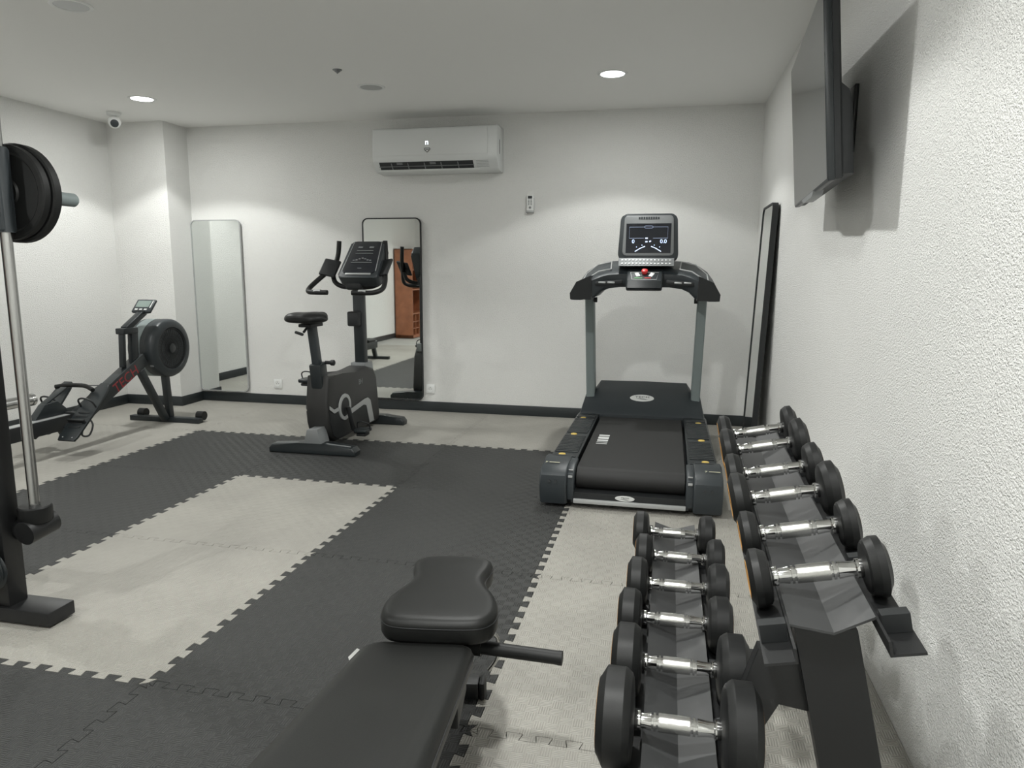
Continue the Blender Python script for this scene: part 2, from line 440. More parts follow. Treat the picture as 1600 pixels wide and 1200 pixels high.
# ------------------------------------------------------------------ mirrors
def mirror(name_label, mtx, w, h, fr, fmat, dep=.024):
    """local: x across, y up, z out of the wall; origin at bottom centre"""
    o = mtx.translation
    T = thing('wall_mirror', name_label, 'mirror', tuple(o), 'tall rounded mirrors')
    outp = rounded(-w/2, w/2, 0, h, .05, 8); inp = rounded(-w/2+fr, w/2-fr, fr, h-fr, .05-fr*.8, 8)
    b = B(); n = len(outp)
    sec = [[b.bm.verts.new((p[0], p[1], z)) for p in poly] for poly, z in ((outp, 0), (outp, dep), (inp, dep), (inp, dep-.006))]
    for A, C in zip(sec, sec[1:]):
        for i in range(n): b.bm.faces.new((A[i], A[(i+1) % n], C[(i+1) % n], C[i]))
    b.bm.faces.new(list(reversed(sec[0]))); b.xf(mtx)
    fin('mirror_frame', b, fmat, T)
    g = B(); vs = [g.bm.verts.new((p[0], p[1], dep-.0055)) for p in inp]; g.bm.faces.new(vs)
    g.xf(mtx); o = fin('mirror_glass', g, M['mirror'], T)
    return T
def yawm(o, xr, up): return pm(o, xr, up)
mirror('tall mirror with thin pale frame beside the wall pillar', pm((-.5215, YB-.013, .098), (1, 0, 0), (0, 0, 1)), .500, 1.555, .008, M['silver'], .018)
mirror('tall black-framed mirror on the back wall behind the exercise bike', pm((1.158, YB-.013, .095), (1, 0, 0), (0, 0, 1)), .528, 1.558, .009, M['blackm'], .020)
mirror('tall black-framed mirror leaning on the right wall beside the treadmill', pm((4.055, .255, .002), (0, -1, 0), (.035, 0, 1)), .50, 1.64, .012, M['blackm'], .035)

# ------------------------------------------------------------------ television
FT = V((3.94089488, -1.36960633, 2.05202337)); FB = V((3.99042949, -1.3727109, 1.4942271)); NB = V((3.93037954, -2.33083093, 1.4942271))
xr = (NB-FB).normalized(); yu = (FT-FB).normalized(); zo = xr.cross(yu).normalized()
if zo.x > 0: zo = -zo
ctr = (FT+NB)/2; R3 = Matrix((xr, yu, zo)).transposed(); Mt = R3.to_4x4(); Mt.translation = ctr
T = thing('television', 'flat black television on a swing wall bracket high on the right wall', 'television', tuple(ctr))
w, h = .96, .56
b = B(); b.box((0, 0, -.011), (w, h, .022), None, .004)
fin('screen_frame', b.xf(Mt), M['blackg'], T)
b = B(); b.box((0, 0, .0005), (w-.012, h-.014, .0015)); fin('screen', b.xf(Mt), M['tvscreen'], T)
b = B()
b.loft([[(sx*w/2*k, sy*h/2*kk+dy, z) for (sx, sy) in ((-1, -1), (1, -1), (1, 1), (-1, 1))] for (k, kk, dy, z) in ((.990, .985, 0, -.0225), (.985, .97, -.004, -.040), (.97, .93, -.008, -.046))])
b.loft([[(sx*w/2*k, y_, z) for (sx, y_) in ((-1, -.262), (1, -.262), (1, yt), (-1, yt))] for (k, yt, z) in ((.965, .0, -.0465), (.955, -.02, -.068), (.93, -.055, -.078))])
fin('rear_cover', b.xf(Mt), M['blackm'], T)
b = B(); b.loft([[(x_, -h/2-dz, z_) for (x_, z_) in ((-.12-e, -.03), (.12+e, -.03), (.12+e, .004), (-.12-e, .004))] for (dz, e) in ((-.004, .05), (.006, .03), (.012, 0))])
fin('sensor_bar', b.xf(Mt), M['silverd'], T)
# bracket, its own thing between wall and set
wc = V((XR, -1.72, 1.78))
T = thing('television_bracket', 'black folding-arm wall bracket behind the television', 'tv bracket', tuple(wc))
b = B(); b.bx(XR-.014, XR-.0005, -1.76, -1.68, 1.66, 1.90, .002); fin('wall_plate', b, M['black'], T)
back = Mt @ V((0, 0, -.096))
b = B(); b.beam((XR-.012, -1.72, 1.80), (XR-.07, -1.86, 1.80), .012, .05); b.beam((XR-.07, -1.86, 1.80), back, .012, .05)
b.cyl((XR-.07, -1.86, 1.76), (XR-.07, -1.86, 1.84), .012); b.cyl((XR-.022, -1.72, 1.76), (XR-.022, -1.72, 1.84), .012)
fin('arm', b, M['black'], T)
b = B()
for sx in (-.1, .1): b.box((sx, 0, -.0835), (.03, .30, .009), None, .001)
b.box((0, 0, -.0912), (.23, .09, .006), None, .001)
fin('vesa_plate', b.xf(Mt), M['black'], T)

# ------------------------------------------------------------------ treadmill
TX = 3.318
T = thing('treadmill', 'large black motorised treadmill with grey uprights facing the back wall', 'treadmill', (TX, -.2, 0))
def mx(b2, fn):   # helper: build symmetric left/right
    for s in (-1, 1): fn(b2, s)
b = B(); b.bx(TX-.40, TX+.40, -1.02, .80, .07, .15, .006); fin('deck_frame', b, M['blackm'], T)
# feet
for s in (-1, 1):
    for yy in (-1.0, .6): fin('foot', B().cyl((TX+s*.33, yy, 0), (TX+s*.33, yy, .075), .028, .022), M['rubber'], T)
# belt: flat on top, wrapped round the rear roller
pr = [(.36, .200), (-1.03, .200)]+[(-1.03-.06*math.sin(a), .14+.06*math.cos(a)) for a in [PI*i/12 for i in range(1, 12)]]+[(-1.03, .08), (.36, .08)]
fin('running_belt', B().prism(pr, 'x', TX-.277, TX+.277), M['belt'], T)
for k, (yy, hh) in enumerate(((-.30, .035), (-.365, .055), (-.43, .035), (-.475, .012), (-.515, .014))):
    fin('belt_stripe', B().bx(3.085, 3.150, yy-hh/2, yy+hh/2, .2003, .2008), M['print'], T)
for s in (-1, 1):
    x0, x1 = sorted((TX+s*.292, TX+s*.445))
    # foot rail with ribs
    b = B(); b.prism([(x0, .10), (x1, .10), (x1, .205 if s > 0 else .212), (x1-.012 if s > 0 else x1, .216), (x0+.012 if s < 0 else x0, .216), (x0, .205)], 'y', -.955, .34, .002)
    for k in range(33):
        yy = .20-.035*k
        if any(abs(yy-q) < .032 for q in (.13, -.37, -.87)): continue
        b.bx(x0+.012, x1-.012, yy-.009, yy+.009, .214, .222, .002)
    o = fin('foot_rail', b, M['blackg'], T)
    for yy in (.13, -.37, -.87):
        tag(fin('screw_cap', B().lathe([(0, .021), (.006, .018), (.008, .010)], (TX+s*.385, yy, .214), (0, 0, 1), 24), M['gold'], o), 'yellow screw cap')
    # rear end cap
    xa, xb = sorted((TX+s*.318, TX+s*.462))
    poly = [(-.955, .222), (-1.12, .205), (-1.155, .175), (-1.165, .10), (-1.14, .02), (-1.10, .012), (-.90, .012), (-.90, .222)]
    b = B(); b.prism(poly, 'x', xa, xb, .012, 3)
    xi, xj = sorted((TX+s*.282, TX+s*.322))
    b.prism([(-.955, .222), (-1.08, .214), (-1.135, .18), (-1.15, .11), (-1.135, .045), (-1.08, .012), (-.95, .012)], 'x', xi, xj, .008, 3)
    o = fin('end_cap', b, M['grey'], T)
    b = B()
    for dx in (-.018, .016): b.cyl((TX+s*.392+dx, -1.158, .145), (TX+s*.392+dx, -1.1655, .145), .008, n=16)
    fin('screw_hole', b, M['darkslot'], o)
    text('size_print', '7', .028, M['goldtext'], o, pm((TX+s*.41-.03, -1.06, .2185), (1, 0, 0), (0, 1, .08)))
    b = B(); b.box((TX+s*.41+.012, -1.055, .2182), (.055, .008, .001)); fin('printed_line', b, M['goldtext'], o)
    fin('bright_insert', B().bx(TX+s*.302-.012, TX+s*.302+.012, -1.118, -1.112, .196, .202, .001), M['silver'], o); fin('bright_insert', B().bx(TX+s*.302-.011, TX+s*.302+.011, -1.148, -1.139, .165, .176, .001), M['silver'], o)
b = B(); b.prism([(-1.135, .085), (-1.135, .03), (-1.09, .018), (-1.0, .018), (-1.0, .085)], 'x', TX-.30, TX+.30, .004)
fin('rear_panel', b, M['blackm'], T)
fin('rear_trim', B().bx(TX-.285, TX+.285, -1.147, -1.132, .030, .054, .004), M['silver'], T)
# badge helper
def badge(o, xr, yu, rx, ry, parent):
    mt = pm(o, xr, yu)
    b = B(); vs = []
    n = 40
    lo = [b.bm.verts.new((rx*math.cos(2*PI*i/n), ry*math.sin(2*PI*i/n), 0)) for i in range(n)]
    hi = [b.bm.verts.new((rx*.97*math.cos(2*PI*i/n), ry*.95*math.sin(2*PI*i/n), .0025)) for i in range(n)]
    for i in range(n): b.bm.faces.new((lo[i], lo[(i+1) % n], hi[(i+1) % n], hi[i]))
    b.bm.faces.new(hi)
    g = fin('badge', b.xf(mt), M['print'], parent)
    text('badge_lettering', 'TECH', ry*.75, M['grey'], g, mt @ Matrix.Translation((rx*.02, ry*.22, .0028)), sx=1.5)
    b = B(); pts = [(-rx*.55, -ry*.22), (-rx*.1, -ry*.22), (rx*.4, -ry*.42), (rx*.6, -ry*.36), (rx*.3, -ry*.55), (-rx*.1, -ry*.40)]
    b.add([(p[0], p[1], .003) for p in pts], [tuple(range(len(pts)))]); fin('badge_swoosh', b.xf(mt), M['grey'], g)
badge((TX-.02, -1.1365, .070), (1, 0, 0), (0, 0, 1), .050, .0145, T)
# motor hood (lofted shell)
def hs(y, zt, ht, zs, hb, zc=None):
    zc = zt if zc is None else zc
    return [(TX-hb, y, .06), (TX-hb, y, zs*.75), (TX-hb+.02, y, zs), (TX-ht-.03, y, zs+.008), (TX-ht, y, zc), (TX, y, zc+.004), (TX+ht, y, zc), (TX+ht+.03, y, zs+.008), (TX+hb-.02, y, zs), (TX+hb, y, zs*.75), (TX+hb, y, .06)]
b = B(); b.loft([hs(.285, .225, .30, .215, .442, .216), hs(.30, .238, .30, .235, .442, .232), hs(.40, .30, .31, .285, .435, .300), hs(.50, .36, .32, .335, .425, .365), hs(.585, .405, .315, .355, .415, .405), hs(.60, .415, .31, .355, .41, .412), hs(.80, .40, .30, .30, .40, .38), hs(.86, .30, .28, .22, .38, .26)])
o = fin('motor_hood', b, M['grey'], T, ang=30)
badge((TX, .425, .3195), (1, 0, 0), (0, 1, .62), .085, .036, o)
# uprights
for s in (-1, 1):
    b = B()
    x0 = TX+s*.372; x1 = TX+s*.385
    b.loft([[(cx+dx, cy+dy, z) for (dx, dy) in ((-.031, -.045), (-.024, -.052), (.024, -.052), (.031, -.045), (.031, .045), (.024, .052), (-.024, .052), (-.031, .045))] for (cx, cy, z) in ((x0, .50, .26), (x0, .49, .36), (x1, .38, 1.10))])
    fin('upright', b, M['steel'], T)
    b = B(); b.cyl((x1-s*.034, .35, 1.02), (x1-s*.055, .35, 1.02), .018); fin('clamp_knob', b, M['blackm'], T)
# console arch
def cs(x, yf, yb, z0, z1, r=.02):
    h = min(.085, (z1-z0)*.42)
    return [(x, yf+r*.3, z0), (x, yf, z0+r), (x, yf, z1-h-r*.8), (x, yf+r, z1-h), (x, yb-r*2, z1), (x, yb, z1-r), (x, yb, z0+r), (x, yb-r, z0)]
half = [(-.482, .10, .40, 1.03, 1.075), (-.476, .06, .42, 1.03, 1.11), (-.45, .03, .44, 1.03, 1.16), (-.41, .03, .45, 1.03, 1.215), (-.35, .05, .45, 1.04, 1.255), (-.32, .06, .45, 1.05, 1.268), (-.285, .09, .44, 1.085, 1.28), (-.24, .12, .43, 1.105, 1.287), (-.16, .14, .42, 1.115, 1.29), (0, .14, .42, 1.117, 1.29)]
secs = [cs(TX+a, *q) for a, *q in half]+[cs(TX-a, *q) for a, *q in reversed(half[:-1])]
o = fin('console_arch', B().loft(secs), M['grey'], T, ang=50)
for s in (-1, 1):
    b = B(); b.loft([[(TX+s*(.405+.07*dx), y_, z_) for dx, y_, z_ in ((-1, .06+k, 1.035), (1, .08+k, 1.035), (1.05, .08+k, 1.075), (.4, .05+k, 1.15), (-.9, .05+k, 1.19))] for k in (-.07, .12)])
    fin('grip_cover', b, M['blackm'], o, ang=75)
    # tray with pale rim on top of the shoulder
    q = [V((TX+s*.405, .085, 1.150)), V((TX+s*.30, .115, 1.218)), V((TX+s*.225, .17, 1.232)), V((TX+s*.235, .35, 1.283)), V((TX+s*.33, .35, 1.262)), V((TX+s*.405, .33, 1.200))]
    b = B(); b.tube(q+[q[0]], .0045, 8, 0, False); fin('tray_rim', b, M['silver'], o)
    b = B(); b.beam((TX+s*.14, .085, 1.150), (TX+s*.36, .075, 1.135), .03, .028); fin('cross_grip', b, M['blackm'], o)
    for k in (.215, .275): fin('pulse_sensor', B().beam((TX+s*k-.024, .068, 1.147-.0003), (TX+s*k+.024, .067, 1.145), .012, .012), M['silver'], o)
# lower stop panel
b = B(); b.prism([(.20, 1.235), (.10, 1.215), (.005, 1.160), (-.01, 1.115), (.02, 1.095), (.20, 1.10)], 'x', TX-.115, TX+.115, .012, 3)
o2 = fin('stop_panel', b, M['blackg'], T)
u = V((0, .095, .055)).normalized(); n = V((0, -.055, .095)).normalized()
pc = V((TX, .055, 1.190))
b = B(); b.tube([pc+V((-.09, 0, 0))+u*.043+n*.001, pc+V((.09, 0, 0))+u*.043+n*.001, pc+V((.078, 0, 0))-u*.045+n*.001, pc+V((-.078, 0, 0))-u*.045+n*.001, pc+V((-.09, 0, 0))+u*.043+n*.001], .002, 8, 0, False)
fin('panel_rim', b, M['silver'], o2)
Rp = Matrix((V((1, 0, 0)), u, n)).transposed()
for s in (-1, 1):
    b = B(); b.box(pc+V((s*.045, 0, 0))+u*.012+n*.002, (.026, .045, .004), Rp @ Matrix.Rotation(-s*.35, 3, 'Z'), .001); fin('speed_button', b, M['print'], o2)
fin('start_mark', B().box(pc+V((-.038, 0, 0))-u*.028+n*.002, (.05, .008, .002), Rp), M['green'], o2)
fin('pause_mark', B().box(pc+V((.022, 0, 0))-u*.028+n*.002, (.04, .008, .002), Rp), M['red'], o2)
fin('stop_button', B().lathe([(0, .016), (.010, .016), (.012, .021), (.022, .020), (.027, .012)], pc+u*.035+n*.0, n, 24), M['red'], o2)
# key strip and screen
b = B(); b.prism([(.118, 1.255), (.150, 1.306), (.26, 1.306), (.26, 1.25)], 'x', TX-.175, TX+.185, .003); o3 = fin('key_strip', b, M['silverd'], T)
b = B()
for k in range(14):
    for r_ in range(2): b.box((TX-.150+.0238*k, .126+.014*r_, 1.269+.022*r_), (.015, .004, .009), Matrix.Rotation(-.56, 3, 'X'), .001)
fin('key', b, M['silver'], o3)
tl = Matrix.Rotation(-.16, 3, 'X')
sc_o = V((TX+.013, .205, 1.445))
def S(p): return sc_o+tl @ V(p)
def Smat(x_, z_, d_): return pm(S((x_, d_, z_)), (1, 0, 0), tl @ V((0, 0, 1)))
b = B()
out = rounded(-.198, .198, -.155, .150, .045, 8); out = [(x_*(1-.07*(z_+.15)/.3), z_+(.012*math.cos(x_/.198*PI/2) if z_ > .05 else 0)) for x_, z_ in out]
b.prism(out, 'y', -.005, .075, .006); b.xf(Matrix.Translation(sc_o) @ tl.to_4x4())
o4 = fin('monitor_housing', b, M['grey'], T)
b = B(); out2 = rounded(-.168, .168, -.125, .140, .025, 6); out2 = [(x_*(1-.06*(z_+.15)/.3), z_) for x_, z_ in out2]
b.prism(out2, 'y', -.012, -.004, .003); b.xf(Matrix.Translation(sc_o) @ tl.to_4x4()); fin('bezel', b, M['silverd'], o4)
b = B(); b.box((0, -.0125, -.012), (.292, .002, .195)); b.xf(Matrix.Translation(sc_o) @ tl.to_4x4()); o5 = fin('display', b, M['screen'], o4)
b = B()
def ln(x0, z0, x1, z1, w_=.0022): b.beam((x0, -.0142, z0), (x1, -.0142, z1), .0008, w_, (0, 0, 1), 0)
for q in ((-.125, .062, -.03, .062), (.03, .062, .125, .062), (-.125, .062, -.125, -.012), (.125, .062, .125, -.012), (-.125, -.012, -.03, -.012), (.03, -.012, .125, -.012),
          (-.03, .062, -.022, .069), (-.022, .069, .022, .069), (.022, .069, .03, .062), (.03, .062, .022, .055), (.022, .055, -.022, .055), (-.022, .055, -.03, .062)): ln(*q)
b.xf(Matrix.Translation(sc_o) @ tl.to_4x4()); fin('display_lines', b, M['glowdim'], o5)
b = B()
arc = [(-.085, -.100), (-.05, -.078), (-.02, -.066), (.02, -.066), (.05, -.078), (.085, -.100)]
for (a_, c_) in zip(arc, arc[1:]):
    if a_[0] == -.02: continue
    b.beam((a_[0], -.0142, a_[1]), (c_[0], -.0142, c_[1]), .0008, .005, (0, 0, 1), 0)
for (a_, c_) in ((-.075, -.07), (-.04, -.058), (.04, -.058), (.075, -.07)): b.box((a_, -.0142, c_), (.005, .001, .005))
b.box((-.012, -.0142, -.035), (.014, .001, .008)); b.box((.012, -.0142, -.033), (.012, .001, .008), Matrix.Rotation(-.5, 3, 'Y'))
b.box((-.012, -.0142, -.012), (.016, .001, .008))
b.xf(Matrix.Translation(sc_o) @ tl.to_4x4()); fin('gauge', b, M['glow'], o5)
text('speed_digits', '0.0', .036, M['glow'], o5, Smat(.098, -.034, -.0142))
text('incline_digits', '0', .036, M['glow'], o5, Smat(-.098, -.034, -.0142))
b = B()
for k in range(9): b.box((-.062+.0155*k, -.0125, .122), (.011, .002, .013 if k in (0, 8) else .016))
b.xf(Matrix.Translation(sc_o) @ tl.to_4x4()); fin('brand_strip', b, M['grey'], o4)

# ------------------------------------------------------------------ exercise bike
BX = 1.185
T = thing('exercise_bike', 'black upright exercise bike in front of the black-framed mirror', 'exercise bike', (BX, 0, 0))
for (yy, hw, lab) in ((-.415, .312, None), (.565, .275, None)):
    b = B(); b.prism([(BX-hw, .0), (BX-hw-.003, .03), (BX-hw+.02, .058), (BX-.1, .074), (BX+.1, .074), (BX+hw-.02, .058), (BX+hw+.003, .03), (BX+hw, .0)], 'y', yy-.045, yy+.045, .01, 3)
    o = fin('stabiliser_foot', b, M['blackg'], T)
    if yy < 0:
        b = B()
        for s in (-1, 1): b.prism([(BX+s*.10, .0755), (BX+s*.27, .064), (BX+s*.275, .061), (BX+s*.10, .0725)], 'y', yy-.03, yy-.012)
        fin('pale_stripe', b, M['silverd'], o)
poly = [(-.33, .515), (-.22, .505), (-.12, .482), (.10, .482), (.30, .500), (.42, .470), (.475, .40), (.52, .10), (.50, .045), (-.25, .045), (-.32, .10), (-.355, .20), (-.365, .33)]
o = fin('shroud', B().prism(poly, 'x', BX-.082, BX+.082, .022, 3), M['brown'], T)
# lower dark half and pale stripe on both sides
for s in (-1, 1):
    xa = BX+s*.0825; xb = BX+s*.0865
    lo = [(-.345, .27), (-.28, .245), (-.12, .262), (.00, .205), (.24, .225), (.30, .215), (.35, .065), (-.24, .06), (-.30, .10), (-.335, .19)]
    fin('lower_cover', B().prism(lo, 'x', *sorted((xa-s*.002, xb)), .0015), M['blackm'], o)
    st = [(-.345, .285), (-.28, .248), (-.10, .262), (-.10, .285), (-.28, .274), (-.345, .310)]
    st2 = [(-.04, .192), (.20, .222), (.25, .208), (.305, .065), (.385, .065), (.325, .235), (.28, .262), (.22, .262), (-.04, .228)]
    b = B(); b.prism(st, 'x', *sorted((xb, xb+s*.003))); b.prism(st2, 'x', *sorted((xb, xb+s*.003))); fin('pale_stripe', b, M['silver'], o)
    b = B(); b.lathe([(0, .094), (.009, .092), (.009, .068), (0, .068)], (xb, -.12, .265), (s, 0, 0), 48, False); fin('crank_ring', b, M['silver'], o)
    b = B(); b.lathe([(0, .070), (.006, .066), (.012, .03)], (xb-s*.001, -.12, .265), (s, 0, 0), 40); fin('crank_disc', b, M['blackm'], o)
    # crank and pedal
    pz, py = (.095, -.085) if s > 0 else (.44, -.09)
    b = B(); b.beam((BX+s*.115, -.12, .265), (BX+s*.135, py, pz), .018, .032, (1, 0, 0), .006); b.cyl((BX+s*.125, py, pz), (BX+s*.16, py, pz), .010)
    fin('crank_arm', b, M['blackm'], T)
    b = B(); b.box((BX+s*.205, py, pz), (.095, .115, .028), None, .010, 3)
    pd = fin('pedal', b, M['blackg'], T)
    b = B(); b.tube([(BX+s*.158, py+.02, pz+.002), (BX+s*.165, py, pz+.05), (BX+s*.21, py-.02, pz+.065), (BX+s*.25, py, pz+.045), (BX+s*.252, py+.02, pz)], .0045, 8); b.box((BX+s*.205, py, pz-.028), (.07, .08, .02), None, .006)
    fin('pedal_strap', b, M['blackm'], pd)
text('faint_logo', 'BH', .055, M['silverd'], o, pm((BX+.0828, .17, .40), (0, 1, 0), (0, 0, 1)))
b = B(); b.prism([(BX-.055, .07), (BX-.03, .165), (BX+.045, .17), (BX+.07, .07)], 'y', -.455, -.33, .004); fin('rear_bracket', b, M['silverd'], T)
# seat post
b = B(); b.beam((BX, -.285, .36), (BX, -.325, .60), .085, .10, (0, 1, 0), .012); fin('post_sleeve', b, M['blackg'], T)
b = B(); b.beam((BX, -.315, .52), (BX, -.385, .86), .050, .060, (0, 1, 0), .008); fin('seat_post', b, M['grey'], T)
b = B(); b.cyl((BX+.04, -.29, .60), (BX+.085, -.29, .60), .012); b.lathe([(0, .014), (.01, .020), (.028, .020), (.034, .012)], (BX+.075, -.29, .60), (1, 0, 0), 24); fin('adjuster_knob', b, M['blackm'], T)
b = B(); b.bx(BX-.045, BX+.045, -.48, -.31, .850, .872, .005); b.beam((BX-.01, -.42, .85), (BX-.02, -.46, .815), .014, .014); b.box((BX-.045, -.47, .81), (.06, .02, .018), Matrix.Rotation(.3, 3, 'Y'), .006); fin('seat_clamp', b, M['blackm'], T)
# saddle
secs = []
for (y_, w_, zt, zb) in ((-.535, .055, .925, .895), (-.525, .085, .943, .885), (-.48, .118, .952, .88), (-.42, .128, .950, .878), (-.36, .105, .945, .88), (-.30, .062, .945, .885), (-.245, .042, .942, .892), (-.215, .030, .932, .902)):
    w_ *= 1.16; y_ = -.39+(y_+.375)*1.12
    secs.append([(BX-w_, y_, (zt+zb)/2-.008), (BX-w_*.85, y_, zt-.012), (BX-w_*.4, y_, zt), (BX, y_, zt-.006), (BX+w_*.4, y_, zt), (BX+w_*.85, y_, zt-.012), (BX+w_, y_, (zt+zb)/2-.008), (BX+w_*.9, y_, zb), (BX, y_, zb-.004), (BX-w_*.9, y_, zb)])
fin('saddle', B().loft(secs), M['leather'], T, sub=2)
# front mast
b = B(); b.prism([(BX-.07, .44), (BX-.06, .52), (BX+.06, .52), (BX+.07, .44)], 'y', .31, .45, .01); fin('mast_collar', b, M['silverd'], T)
b = B(); b.beam((BX, .38, .45), (BX, .365, 1.17), .085, .075, (0, 1, 0), .016); fin('mast', b, M['blackg'], T)
b = B(); b.bx(BX-.06, BX+.03, .27, .34, .80, .91, .012); fin('bottle_holder', b, M['blackm'], T)
# handlebars
for s in (-1, 1):
    def q(x_, y_, z_): return (BX+s*(BX-x_), y_, z_)
    b = B()
    b.tube([q(.998, .45, 1.435), q(.990, .44, 1.33), q(.975, .40, 1.25), q(.945, .31, 1.19), q(.912, .22, 1.13), q(.900, .14, 1.085), q(.93, .07, 1.062), q(1.0, .045, 1.058), q(1.09, .04, 1.058)], .018, 16)
    b.tube([q(.98, .36, 1.20), q(1.0, .35, 1.13), q(1.07, .33, 1.095), q(BX-.01, .32, 1.09)], .018, 16)
    hb = fin('handlebar', b, M['rubber'], T)
    b = B(); b.box(q(.972, .335, 1.232), (.125, .17, .022), Matrix.Rotation(.75, 3, 'X') @ Matrix.Rotation(s*-.25, 3, 'Y'), .010, 3); fin('elbow_pad', b, M['blackm'], hb)
    b = B(); b.tube([q(.985, .047, 1.064), q(1.04, .042, 1.064)], .0165, 12, 0); fin('pulse_sensor', b, M['silver'], hb)
b = B(); b.box((BX, .33, 1.11), (.13, .13, .08), None, .02, 3); fin('stem_clamp', b, M['blackm'], T)
# console
cr = Matrix.Rotation(-.72, 3, 'X'); cc = V((BX+.055, .335, 1.300))
def CM(): return Matrix.Translation(cc) @ cr.to_4x4()
b = B(); pl = rounded(-.158, .158, -.182, .182, .03, 5); pl = [(x_*(1-.16*(z_+.18)/.36), z_) for x_, z_ in pl]
b.prism(pl, 'y', 0, .10, .014, 3); ok = fin('console', b.xf(CM()), M['grey'], T)
b = B(); pl2 = [(x_*.80, z_*.86+.014) for x_, z_ in pl]; b.prism(pl2, 'y', -.006, .004, .002); fin('console_face', b.xf(CM()), M['screen'], ok)
b = B()
for s in (-1, 1): b.beam((s*.132, -.002, -.12), (s*.110, -.002, .165), .004, .008, (0, 1, 0), .001)
b.box((0, -.003, -.148), (.20, .006, .018), None, .002); fin('silver_trim', b.xf(CM()), M['silver'], ok)
b = B()
for (z_, ww) in ((.075, .13), (.048, .14), (-.042, .165)): b.box((0, -.0075, z_), (ww, .002, .006))
for k in range(7): b.box((-.066+.022*k, -.0075, -.022+.022*math.exp(-((k-3)/1.6)**2)*1.0), (.016, .002, .010))
b.box((-.045, -.0075, .108), (.035, .002, .016)); b.box((.045, -.0075, .108), (.035, .002, .016)); b.box((0, -.0075, -.098), (.03, .002, .005))
fin('console_print', b.xf(CM()), M['silverd'], ok)

# ------------------------------------------------------------------ rowing machine
RX = -.44
T = thing('rowing_machine', 'black rowing machine with round flywheel beside the left wall', 'rowing machine', (RX, -.9, 0))
b = B(); b.bx(RX-.035, RX+.035, -2.2, -.66, .160, .252, .004)
o = fin('rail', b, M['blackm'], T)
fin('rail_top', B().bx(RX-.032, RX+.032, -2.19, -.72, .252, .256, .001), M['silver'], o)
b = B(); b.beam((RX, -.80, .140), (RX, -.02, .540), .078, .098, (0, 0, 1), .004)
o = fin('main_beam', b, M['blackg'], T)
fin('beam_top_plate', B().beam((RX, -.60, .295), (RX, -.16, .521), .070, .004, (0, 0, 1), .001), M['grey'], o)
dv = V((0, .78, .40)).normalized(); uv = V((0, -.40, .78)).normalized()
text('side_lettering', 'TECH', .104, M['redprint'], o, pm(V((RX+.0392, -.235, .415)), dv, uv), sx=1.05)
# flywheel
wc = V((RX-.09, .235, .598))
b = B(); b.lathe([(-.07, .17), (-.064, .210), (-.05, .226), (.09, .226), (.094, .230), (.142, .230), (.158, .222), (.168, .205), (.174, .180), (.174, .166), (.160, .160), (.156, .02)], wc, (1, 0, 0), 64)
o = fin('flywheel_housing', b, M['grey'], T)
b = B(); b.lathe([(-.025, .2262), (-.025, .2285), (.055, .2285), (.055, .2262)], wc, (1, 0, 0), 64, False)
fin('flywheel_band', b, M['steel'], o)
b = B(); b.lathe([(.1605, .160), (.1665, .158), (.1665, .150), (.1605, .148)], wc, (1, 0, 0), 64, False)
for k in range(36):
    a = 2*PI*k/36; b.beam(wc+V((.1655, .04*math.cos(a), .04*math.sin(a))), wc+V((.1655, .155*math.cos(a), .155*math.sin(a))), .003, .002, (1, 0, 0), 0)
for r_ in (.04, .08, .12): b.lathe([(.164, r_), (.167, r_), (.167, r_-.004), (.164, r_-.004)], wc, (1, 0, 0), 48, False)
fin('grille', b, M['blackm'], o)
fin('hub', B().lathe([(.158, .04), (.172, .036), (.176, .02)], wc, (1, 0, 0), 32), M['blackg'], o)
b = B(); b.box(wc+V((.13, -.19, -.11)), (.03, .02, .035), None, .004); fin('damper_lever', b, M['silverd'], o)
# legs and foot
for (p, q_) in (((RX+.02, .20, .40), (RX+.02, .225, .03)), ((RX+.02, -.07, .46), (RX+.02, .17, .03))):
    fin('leg', B().beam(p, q_, .045, .05, (0, 1, 0), .004), M['blackg'], T)
b = B(); b.bx(RX-.335, RX+.30, .195, .255, .0, .042, .005); o = fin('front_foot', b, M['blackg'], T)
for xx in (RX-.27, RX+.27): fin('caster_wheel', B().cyl((xx-.03, .275, .052), (xx+.03, .275, .052), .036), M['rubber'], o)
b = B(); b.beam((RX, -2.14, .16), (RX, -2.20, .03), .05, .05, (0, 1, 0)); b.bx(RX-.20, RX+.20, -2.24, -2.18, 0, .04, .005); fin('rear_leg', b, M['blackg'], T)
# seat (left of the frame, seen only in the mirror)
b = B(); b.box((RX, -1.75, .300), (.32, .24, .045), None, .02, 3); b.box((RX, -1.75, .266), (.10, .16, .02), None, .004); fin('seat', b, M['leather'], T)
# tower behind the handle rest
b = B()
b.beam((RX, -.215, .50), (RX, -.195, .775), .04, .030, (0, 1, 0)); b.beam((RX+.01, -.115, .48), (RX+.01, -.10, .76), .04, .065, (0, 1, 0))
b.box((RX, -.145, .765), (.075, .15, .045), None, .008)
fin('handle_tower', b, M['blackg'], T)
b = B(); b.beam((RX, -.17, .775), (RX, .04, .895), .055, .045, (0, 0, 1), .008); b.box((RX, .03, .895), (.075, .06, .03), None, .006); fin('monitor_arm', b, M['blackg'], T)
rm = Matrix.Translation(V((RX, .055, .935))) @ Matrix.Rotation(-.75, 4, 'X')
b = B(); b.box((0, 0, 0), (.165, .024, .125), None, .009, 3); o = fin('monitor', b.xf(rm), M['grey'], T)
b = B(); b.box((-.005, -.0125, .014), (.115, .002, .062)); fin('monitor_screen', b.xf(rm), M['lcd'], o)
b = B()
for k in range(3): b.box((-.045+.04*k, -.0125, -.040), (.024, .003, .013), None, .001)
b.box((.066, -.0125, .012), (.008, .002, .07))
